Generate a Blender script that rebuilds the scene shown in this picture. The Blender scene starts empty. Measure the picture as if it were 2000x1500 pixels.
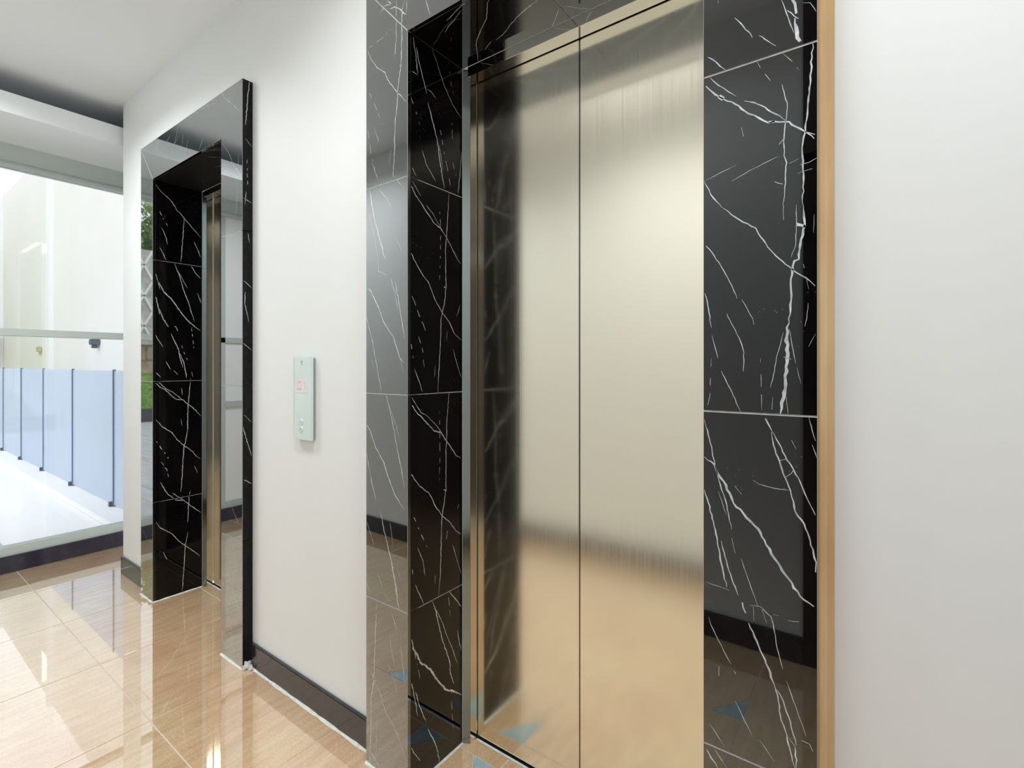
import bpy, bmesh, math, random
from mathutils import Vector, Matrix

S = bpy.context.scene
COL = S.collection
random.seed(7)

# ------------------------------------------------------------------ camera
H = 1.2623                       # lens height above the floor
cam_data = bpy.data.cameras.new('camera')
cam_data.sensor_width = 36.0
cam_data.lens = 971.47 / 2000 * 36
cam_data.shift_y = -(750 - 712.26) / 2000
cam_data.clip_start = 0.02
cam_data.clip_end = 200
cam = bpy.data.objects.new('camera', cam_data)
COL.objects.link(cam)
cam.location = (0, 0, H)
cam.rotation_euler = (math.radians(90), 0, math.radians(36.2556))
S.camera = cam

# ------------------------------------------------------------------ sky, light, exposure
world = bpy.data.worlds.new('sky')
S.world = world
world.use_nodes = True
wn = world.node_tree.nodes
wn['Background'].inputs['Color'].default_value = (0.95, 0.98, 1.0, 1)
wn['Background'].inputs['Strength'].default_value = 1.15
PANEL_W = 39.0      # watts per square metre of added ceiling panel
S.view_settings.view_transform = 'Standard'
S.view_settings.look = 'None'
S.view_settings.gamma = 1
S.view_settings.use_curve_mapping = False
S.view_settings.exposure = 0.54

# ------------------------------------------------------------------ dimensions (m): x along the lift wall, y into it
XLO, XLI, XRI, XRO = -1.3088, -1.1143, -0.2729, -0.0810
FXLO, FXLI, FXRI, FXRO = -3.2681, -3.0963, -2.3096, -2.1165
J1, J2, J3 = H - 0.7332, H - 0.0895, H + 0.5572
ZS, ZT, ZH = H + 0.9842, H + 1.1872, H + 0.952
YF, YW, YB, YD = 1.0, 1.0426, 1.2401, 1.2895
XEND, XWIN, ZC = -3.7001, -4.2879, H + 1.5816
YBK, XR = -0.42, 1.5
TX, TY, TP = -2.0752, 0.662, 0.5634

# ------------------------------------------------------------------ materials
def newmat(name):
    m = bpy.data.materials.new(name)
    m.use_nodes = True
    return m, m.node_tree.nodes, m.node_tree.links, m.node_tree.nodes['Principled BSDF']

def plain(name, col, rough=0.5, metal=0.0, ior=1.5, emit=None, es=0.0):
    m, n, l, b = newmat(name)
    b.inputs['Base Color'].default_value = (*col, 1)
    b.inputs['Roughness'].default_value = rough
    b.inputs['Metallic'].default_value = metal
    b.inputs['IOR'].default_value = ior
    if emit:
        b.inputs['Emission Color'].default_value = (*emit, 1)
        b.inputs['Emission Strength'].default_value = es
    return m

def noisy(name, c1, c2, scale=5, rough=0.5, ior=1.5, bump=0.0, stretch=(1, 1, 1), detail=6, metal=0.0, lo=0.35, hi=0.65, bscale=None):
    m, n, l, b = newmat(name)
    tc = n.new('ShaderNodeTexCoord')
    mp = n.new('ShaderNodeMapping')
    mp.inputs['Scale'].default_value = stretch
    l.new(tc.outputs['Object'], mp.inputs['Vector'])
    ns = n.new('ShaderNodeTexNoise')
    ns.inputs['Scale'].default_value = scale
    ns.inputs['Detail'].default_value = detail
    l.new(mp.outputs['Vector'], ns.inputs['Vector'])
    cr = n.new('ShaderNodeValToRGB')
    cr.color_ramp.elements[0].position = lo
    cr.color_ramp.elements[1].position = hi
    cr.color_ramp.elements[0].color = (*c1, 1)
    cr.color_ramp.elements[1].color = (*c2, 1)
    l.new(ns.outputs['Fac'], cr.inputs['Fac'])
    l.new(cr.outputs['Color'], b.inputs['Base Color'])
    b.inputs['Roughness'].default_value = rough
    b.inputs['Metallic'].default_value = metal
    b.inputs['IOR'].default_value = ior
    if bump:
        n2 = ns
        if bscale:
            n2 = n.new('ShaderNodeTexNoise')
            n2.inputs['Scale'].default_value = bscale
            n2.inputs['Detail'].default_value = 4
            l.new(mp.outputs['Vector'], n2.inputs['Vector'])
        bp = n.new('ShaderNodeBump')
        bp.inputs['Strength'].default_value = bump
        bp.inputs['Distance'].default_value = 0.002
        l.new(n2.outputs['Fac'], bp.inputs['Height'])
        l.new(bp.outputs['Normal'], b.inputs['Normal'])
    return m

def polish(m, f0=0.045, power=1.35, rough=0.02):
    """swap the principled shell for diffuse stone under a polished film whose mirror grows towards grazing angles"""
    n, l = m.node_tree.nodes, m.node_tree.links
    b = n['Principled BSDF']
    df = n.new('ShaderNodeBsdfDiffuse')
    src = b.inputs['Base Color']
    if src.is_linked: l.new(src.links[0].from_socket, df.inputs['Color'])
    else: df.inputs['Color'].default_value = src.default_value
    gl = n.new('ShaderNodeBsdfGlossy'); gl.inputs['Roughness'].default_value = rough
    gl.inputs['Color'].default_value = (0.95, 0.99, 1.0, 1)
    lw = n.new('ShaderNodeLayerWeight'); lw.inputs['Blend'].default_value = 0.5
    pw = n.new('ShaderNodeMath'); pw.operation = 'POWER'; pw.inputs[1].default_value = power
    l.new(lw.outputs['Facing'], pw.inputs[0])
    mr = n.new('ShaderNodeMapRange'); mr.inputs['To Min'].default_value = f0; mr.inputs['To Max'].default_value = 1.0
    l.new(pw.outputs[0], mr.inputs['Value'])
    mx = n.new('ShaderNodeMixShader')
    l.new(mr.outputs['Result'], mx.inputs[0]); l.new(df.outputs[0], mx.inputs[1]); l.new(gl.outputs[0], mx.inputs[2])
    l.new(mx.outputs[0], n['Material Output'].inputs['Surface'])
    n.remove(b)
    return m

def marble_material():
    m, n, l, b = newmat('black_marble')
    tc = n.new('ShaderNodeTexCoord')
    ns = n.new('ShaderNodeTexNoise')
    ns.inputs['Scale'].default_value = 3.0
    ns.inputs['Detail'].default_value = 8
    l.new(tc.outputs['Object'], ns.inputs['Vector'])
    cr = n.new('ShaderNodeValToRGB')
    cr.color_ramp.elements[0].color = (0.0015, 0.0015, 0.0022, 1)
    cr.color_ramp.elements[1].color = (0.007, 0.005, 0.006, 1)
    cr.color_ramp.elements[0].position = 0.4
    cr.color_ramp.elements[1].position = 0.7
    l.new(ns.outputs['Fac'], cr.inputs['Fac'])
    # small calcite specks
    vo = n.new('ShaderNodeTexVoronoi')
    vo.inputs['Scale'].default_value = 95
    l.new(tc.outputs['Object'], vo.inputs['Vector'])
    lt = n.new('ShaderNodeMath'); lt.operation = 'LESS_THAN'; lt.inputs[1].default_value = 0.13
    l.new(vo.outputs['Distance'], lt.inputs[0])
    n3 = n.new('ShaderNodeTexNoise'); n3.inputs['Scale'].default_value = 7.0; n3.inputs['Detail'].default_value = 3
    l.new(tc.outputs['Object'], n3.inputs['Vector'])
    gt = n.new('ShaderNodeMath'); gt.operation = 'GREATER_THAN'; gt.inputs[1].default_value = 0.60
    l.new(n3.outputs['Fac'], gt.inputs[0])
    mu = n.new('ShaderNodeMath'); mu.operation = 'MULTIPLY'
    l.new(lt.outputs[0], mu.inputs[0]); l.new(gt.outputs[0], mu.inputs[1])
    m2 = n.new('ShaderNodeMath'); m2.operation = 'MULTIPLY'; m2.inputs[1].default_value = 0.35
    l.new(mu.outputs[0], m2.inputs[0])
    mx = n.new('ShaderNodeMixRGB')
    mx.inputs['Color2'].default_value = (0.16, 0.16, 0.16, 1)
    l.new(m2.outputs[0], mx.inputs['Fac']); l.new(cr.outputs['Color'], mx.inputs['Color1'])
    l.new(mx.outputs['Color'], b.inputs['Base Color'])
    b.inputs['Roughness'].default_value = 0.03
    b.inputs['IOR'].default_value = MARBLE_IOR
    return m

def floor_tile_material():
    """sandy porcelain: soft pinkish and golden clouds, faint grain along one way, fine light specks"""
    m, n, l, b = newmat('sand_floor_tile')
    tc = n.new('ShaderNodeTexCoord')
    def noise(scale, stretch, detail):
        mp = n.new('ShaderNodeMapping'); mp.inputs['Scale'].default_value = stretch
        l.new(tc.outputs['Object'], mp.inputs['Vector'])
        ns = n.new('ShaderNodeTexNoise'); ns.inputs['Scale'].default_value = scale; ns.inputs['Detail'].default_value = detail
        l.new(mp.outputs['Vector'], ns.inputs['Vector'])
        return ns.outputs['Fac']
    def ramp(fac, lo, hi, c1, c2):
        cr = n.new('ShaderNodeValToRGB')
        cr.color_ramp.elements[0].position = lo; cr.color_ramp.elements[1].position = hi
        cr.color_ramp.elements[0].color = (*c1, 1); cr.color_ramp.elements[1].color = (*c2, 1)
        l.new(fac, cr.inputs['Fac'])
        return cr.outputs['Color']
    base = ramp(noise(2.6, (1, 1, 1), 5), 0.35, 0.65, (0.82, 0.54, 0.335), (0.88, 0.67, 0.42))
    grain = ramp(noise(7, (6, 1, 1), 8), 0.3, 0.7, (0.80, 0.77, 0.74), (1.0, 1.0, 1.0))
    speck = ramp(noise(130, (1, 1, 1), 3), 0.42, 0.66, (0.90, 0.87, 0.84), (1.0, 1.0, 1.0))
    out = base
    for c in (grain, speck):
        mx = n.new('ShaderNodeMixRGB'); mx.blend_type = 'MULTIPLY'; mx.inputs['Fac'].default_value = 1.0
        l.new(out, mx.inputs['Color1']); l.new(c, mx.inputs['Color2'])
        out = mx.outputs['Color']
    l.new(out, b.inputs['Base Color'])
    return m

def steel_material(name, col, rough, aniso=0.0):
    m, n, l, b = newmat(name)
    b.inputs['Base Color'].default_value = (*col, 1)
    b.inputs['Metallic'].default_value = 1.0
    tc = n.new('ShaderNodeTexCoord')
    mp = n.new('ShaderNodeMapping')
    mp.inputs['Scale'].default_value = (260, 260, 1.2)
    l.new(tc.outputs['Object'], mp.inputs['Vector'])
    ns = n.new('ShaderNodeTexNoise'); ns.inputs['Scale'].default_value = 1.0; ns.inputs['Detail'].default_value = 3
    l.new(mp.outputs['Vector'], ns.inputs['Vector'])
    mr = n.new('ShaderNodeMapRange')
    mr.inputs['To Min'].default_value = rough * 0.8
    mr.inputs['To Max'].default_value = rough * 1.25
    l.new(ns.outputs['Fac'], mr.inputs['Value'])
    l.new(mr.outputs['Result'], b.inputs['Roughness'])
    bp = n.new('ShaderNodeBump'); bp.inputs['Strength'].default_value = 0.06; bp.inputs['Distance'].default_value = 0.0004
    l.new(ns.outputs['Fac'], bp.inputs['Height'])
    l.new(bp.outputs['Normal'], b.inputs['Normal'])
    return m

def glass_material(name, tint, refl=1.45):
    m = bpy.data.materials.new(name); m.use_nodes = True
    n, l = m.node_tree.nodes, m.node_tree.links
    n.remove(n['Principled BSDF'])
    tr = n.new('ShaderNodeBsdfTransparent'); tr.inputs['Color'].default_value = (*tint, 1)
    gl = n.new('ShaderNodeBsdfGlossy'); gl.inputs['Roughness'].default_value = 0.01
    fr = n.new('ShaderNodeFresnel'); fr.inputs['IOR'].default_value = refl
    mx = n.new('ShaderNodeMixShader')
    l.new(fr.outputs[0], mx.inputs[0]); l.new(tr.outputs[0], mx.inputs[1]); l.new(gl.outputs[0], mx.inputs[2])
    l.new(mx.outputs[0], n['Material Output'].inputs['Surface'])
    return m

def frosted_material(name, col, clear):
    m = bpy.data.materials.new(name); m.use_nodes = True
    n, l = m.node_tree.nodes, m.node_tree.links
    n.remove(n['Principled BSDF'])
    tr = n.new('ShaderNodeBsdfTransparent'); tr.inputs['Color'].default_value = (0.84, 0.89, 0.97, 1)
    df = n.new('ShaderNodeBsdfDiffuse'); df.inputs['Color'].default_value = (*col, 1)
    tl = n.new('ShaderNodeBsdfTranslucent'); tl.inputs['Color'].default_value = (*col, 1)
    m1 = n.new('ShaderNodeMixShader'); m1.inputs[0].default_value = 0.5
    l.new(df.outputs[0], m1.inputs[1]); l.new(tl.outputs[0], m1.inputs[2])
    m2 = n.new('ShaderNodeMixShader'); m2.inputs[0].default_value = clear
    l.new(m1.outputs[0], m2.inputs[1]); l.new(tr.outputs[0], m2.inputs[2])
    l.new(m2.outputs[0], n['Material Output'].inputs['Surface'])
    return m

MARBLE_IOR = 1.9
M = {}
M['marble'] = marble_material()
M['vein'] = noisy('marble_vein', (0.36, 0.40, 0.42), (0.72, 0.76, 0.78), scale=40, rough=0.05, ior=1.6)
polish(M['marble']); polish(M['vein'])
M['marble_weak_mirror'] = marble_material(); M['marble_weak_mirror'].name = 'weak_mirror_black_marble'; polish(M['marble_weak_mirror'], 0.028, 3.2, 0.03)  # same stone as the fronts, mirror cut so the jambs look black
M['marble_soffit'] = marble_material(); M['marble_soffit'].name = 'soffit_black_marble'; polish(M['marble_soffit'], 0.03, 2.0, 0.03)  # same stone again, mirror partly cut for the near soffit
M['marble_matt'] = noisy('matt_black_marble', (0.002, 0.002, 0.003), (0.010, 0.009, 0.009), scale=60, rough=0.55, ior=1.3, bump=0.6)  # matt copy of the stone so far side and soffit stay black
M['arris'] = plain('ground_marble_arris', (0.34, 0.36, 0.36), 0.4)
M['grout'] = noisy('pale_grout', (0.36, 0.35, 0.33), (0.55, 0.54, 0.51), scale=60, rough=0.8)
M['mortar'] = noisy('tan_mortar', (0.50, 0.31, 0.13), (0.68, 0.48, 0.26), scale=9, rough=0.75, bump=0.4, stretch=(1, 1, 0.25))
M['wall'] = noisy('white_wall_paint', (0.83, 0.85, 0.845), (0.86, 0.878, 0.875), scale=1.4, rough=0.55, bump=0.05, bscale=120)
M['ceiling'] = noisy('white_ceiling_paint', (0.90, 0.94, 0.965), (0.92, 0.955, 0.98), scale=1.2, rough=0.6)
M['tile'] = floor_tile_material()
polish(M['tile'], 0.05, 1.75, 0.015)
M['tile_blue'] = noisy('blue_floor_inlay', (0.34, 0.46, 0.51), (0.44, 0.56, 0.61), scale=30, rough=0.06, ior=1.7)
M['floor_grout'] = plain('white_floor_grout', (0.66, 0.60, 0.54), 0.7)
M['caulk'] = noisy('white_caulk', (0.62, 0.62, 0.57), (0.82, 0.82, 0.78), scale=40, rough=0.6, bump=0.5)
M['steel'] = steel_material('brushed_steel', (0.88, 0.845, 0.725), 0.15)
M['steel_frame'] = steel_material('satin_steel', (0.86, 0.83, 0.74), 0.08)
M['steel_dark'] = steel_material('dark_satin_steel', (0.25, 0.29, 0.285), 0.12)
M['steel_edge'] = plain('polished_steel_edge', (0.8, 0.8, 0.76), 0.15, 1.0)
M['dark'] = plain('dark_gap', (0.006, 0.006, 0.006), 0.7)
M['skirting'] = noisy('black_granite_skirting', (0.010, 0.010, 0.013), (0.03, 0.03, 0.036), scale=40, rough=0.16, ior=1.7)
M['granite'] = noisy('blue_black_granite_curb', (0.008, 0.007, 0.02), (0.02, 0.018, 0.045), scale=30, rough=0.12, ior=1.7)
M['alu'] = plain('pale_green_aluminium', (0.56, 0.61, 0.58), 0.4)
M['glass'] = glass_material('window_glass', (0.94, 0.945, 0.95))
M['frosted'] = frosted_material('frosted_blue_glass', (0.78, 0.85, 0.93), 0.33)
M['post'] = plain('slate_blue_post', (0.16, 0.22, 0.34), 0.4, 0.3)
M['plate'] = noisy('pale_aqua_panel', (0.68, 0.80, 0.785), (0.74, 0.85, 0.84), scale=8, rough=0.3)
M['plate_side'] = plain('grey_green_panel_side', (0.30, 0.36, 0.33), 0.35)
M['plate_mark'] = plain('grey_print', (0.33, 0.40, 0.40), 0.5)
M['led'] = plain('red_digit', (0.85, 0.50, 0.50), 0.4, emit=(1.0, 0.35, 0.37), es=0.16)
M['ext_wall'] = noisy('cream_render', (0.88, 0.855, 0.82), (0.91, 0.885, 0.855), scale=0.8, rough=0.8)
M['ext_white'] = plain('white_render', (0.95, 0.95, 0.95), 0.7)
M['paver'] = noisy('pale_grey_paver', (0.50, 0.50, 0.52), (0.68, 0.67, 0.68), scale=2.5, rough=0.35, stretch=(1, 5, 1))
M['grass'] = noisy('lawn_green', (0.14, 0.27, 0.05), (0.30, 0.45, 0.12), scale=6, rough=0.8)
M['leaf'] = noisy('tree_leaf', (0.10, 0.22, 0.05), (0.32, 0.46, 0.16), scale=1.5, rough=0.6)
M['bark'] = noisy('tree_bark', (0.10, 0.07, 0.05), (0.2, 0.15, 0.1), scale=9, rough=0.9)
M['brown_stone'] = noisy('brown_stone', (0.26, 0.18, 0.13), (0.48, 0.38, 0.28), scale=4, rough=0.85)
M['grey_stone'] = noisy('grey_stone', (0.38, 0.37, 0.35), (0.58, 0.57, 0.54), scale=5, rough=0.8)
M['wood_dark'] = noisy('dark_door_wood', (0.018, 0.010, 0.007), (0.045, 0.025, 0.016), scale=4, rough=0.35, stretch=(8, 8, 1))
M['panel_glow'] = plain('added_panel_diffuser', (0.9, 0.9, 0.9), 0.5, emit=(1, 0.96, 0.9), es=3.0)  # glow of the added ceiling panels
M['lamp_grey'] = plain('dark_grey_lamp', (0.10, 0.12, 0.14), 0.5)
M['lamp_yellow'] = plain('yellowed_lamp', (0.62, 0.55, 0.32), 0.5)

# ------------------------------------------------------------------ helpers
def link(name, me, mats, parent=None, **props):
    o = bpy.data.objects.new(name, me)
    for mt in (mats if isinstance(mats, (list, tuple)) else [mats]):
        me.materials.append(mt)
    COL.objects.link(o)
    if parent: o.parent = parent
    for k, v in props.items(): o[k] = v
    return o

def thing(name, loc, label, category, group=None):
    o = bpy.data.objects.new(name, None)
    o.empty_display_size = 0.1
    COL.objects.link(o)
    o.location = loc
    o['label'] = label; o['category'] = category
    if group: o['group'] = group
    bpy.context.view_layer.update()
    return o

def keep(o, parent):
    """parent o, whose mesh is in world coordinates, to a thing standing somewhere else"""
    o.parent = parent
    o.matrix_parent_inverse = Matrix.Translation(parent.location).inverted()
    return o

def bm_box(bm, a, b, mi=0):
    x0, y0, z0 = a; x1, y1, z1 = b
    vs = [bm.verts.new(p) for p in ((x0,y0,z0),(x1,y0,z0),(x1,y1,z0),(x0,y1,z0),(x0,y0,z1),(x1,y0,z1),(x1,y1,z1),(x0,y1,z1))]
    for f in ((0,3,2,1),(4,5,6,7),(0,1,5,4),(1,2,6,5),(2,3,7,6),(3,0,4,7)):
        bm.faces.new([vs[i] for i in f]).material_index = mi

def boxes(name, bs, mats, parent=None, bevel=0.0, **props):
    bm = bmesh.new()
    for b in bs: bm_box(bm, *b)
    if bevel:
        bmesh.ops.bevel(bm, geom=list(bm.edges), offset=bevel, segments=2, affect='EDGES', clamp_overlap=True)
    me = bpy.data.meshes.new(name)
    bm.to_mesh(me); bm.free()
    o = link(name, me, mats, None, **props)
    if parent: keep(o, parent)
    return o

def prism_bm(bm, pts, mp, d0, d1, chamfer=0.0, mi=0, cmi=None):
    """polygon pts (a,b) swept from depth d0 (front) to d1; mp(a,b,d) -> xyz"""
    n = len(pts)
    def ring(ps, d): return [bm.verts.new(mp(p[0], p[1], d)) for p in ps]
    rings = []
    if chamfer:
        cx = sum(p[0] for p in pts) / n; cy = sum(p[1] for p in pts) / n
        ins = []
        for i in range(n):
            p, q, r = Vector(pts[i-1]), Vector(pts[i]), Vector(pts[(i+1) % n])
            e1 = (q - p).normalized(); e2 = (r - q).normalized()
            n1 = Vector((-e1.y, e1.x)); n2 = Vector((-e2.y, e2.x))
            if n1.dot(Vector((cx, cy)) - q) < 0: n1 = -n1
            if n2.dot(Vector((cx, cy)) - q) < 0: n2 = -n2
            k = chamfer / max(0.3, 1 + n1.dot(n2))
            ins.append(tuple(q + (n1 + n2) * k))
        rings.append(ring(ins, d0)); rings.append(ring(pts, d0 + chamfer))
    else:
        rings.append(ring(pts, d0))
    rings.append(ring(pts, d1))
    bm.faces.new(rings[0]).material_index = mi
    bm.faces.new(list(reversed(rings[-1]))).material_index = mi
    for q, (a, b) in enumerate(zip(rings, rings[1:])):
        for i in range(n):
            j = (i + 1) % n
            bm.faces.new([a[j], a[i], b[i], b[j]]).material_index = cmi if (cmi is not None and chamfer and q == 0) else mi

def shrink(pts, g):
    n = len(pts); c = Vector((sum(p[0] for p in pts) / n, sum(p[1] for p in pts) / n)); out = []
    for i in range(n):
        p, q, r = Vector(pts[i-1]), Vector(pts[i]), Vector(pts[(i+1) % n])
        e1 = (q - p).normalized(); e2 = (r - q).normalized()
        n1 = Vector((-e1.y, e1.x)); n2 = Vector((-e2.y, e2.x))
        if n1.dot(c - q) < 0: n1 = -n1
        if n2.dot(c - q) < 0: n2 = -n2
        out.append(tuple(q + (n1 + n2) * (g / max(0.3, 1 + n1.dot(n2)))))
    return out

def inside(p, poly):
    s = 0
    for i in range(len(poly)):
        a, b = poly[i-1], poly[i]
        c = (b[0]-a[0])*(p[1]-a[1]) - (b[1]-a[1])*(p[0]-a[0])
        if c > 0:
            if s < 0: return False
            s = 1
        elif c < 0:
            if s > 0: return False
            s = -1
    return True

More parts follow.
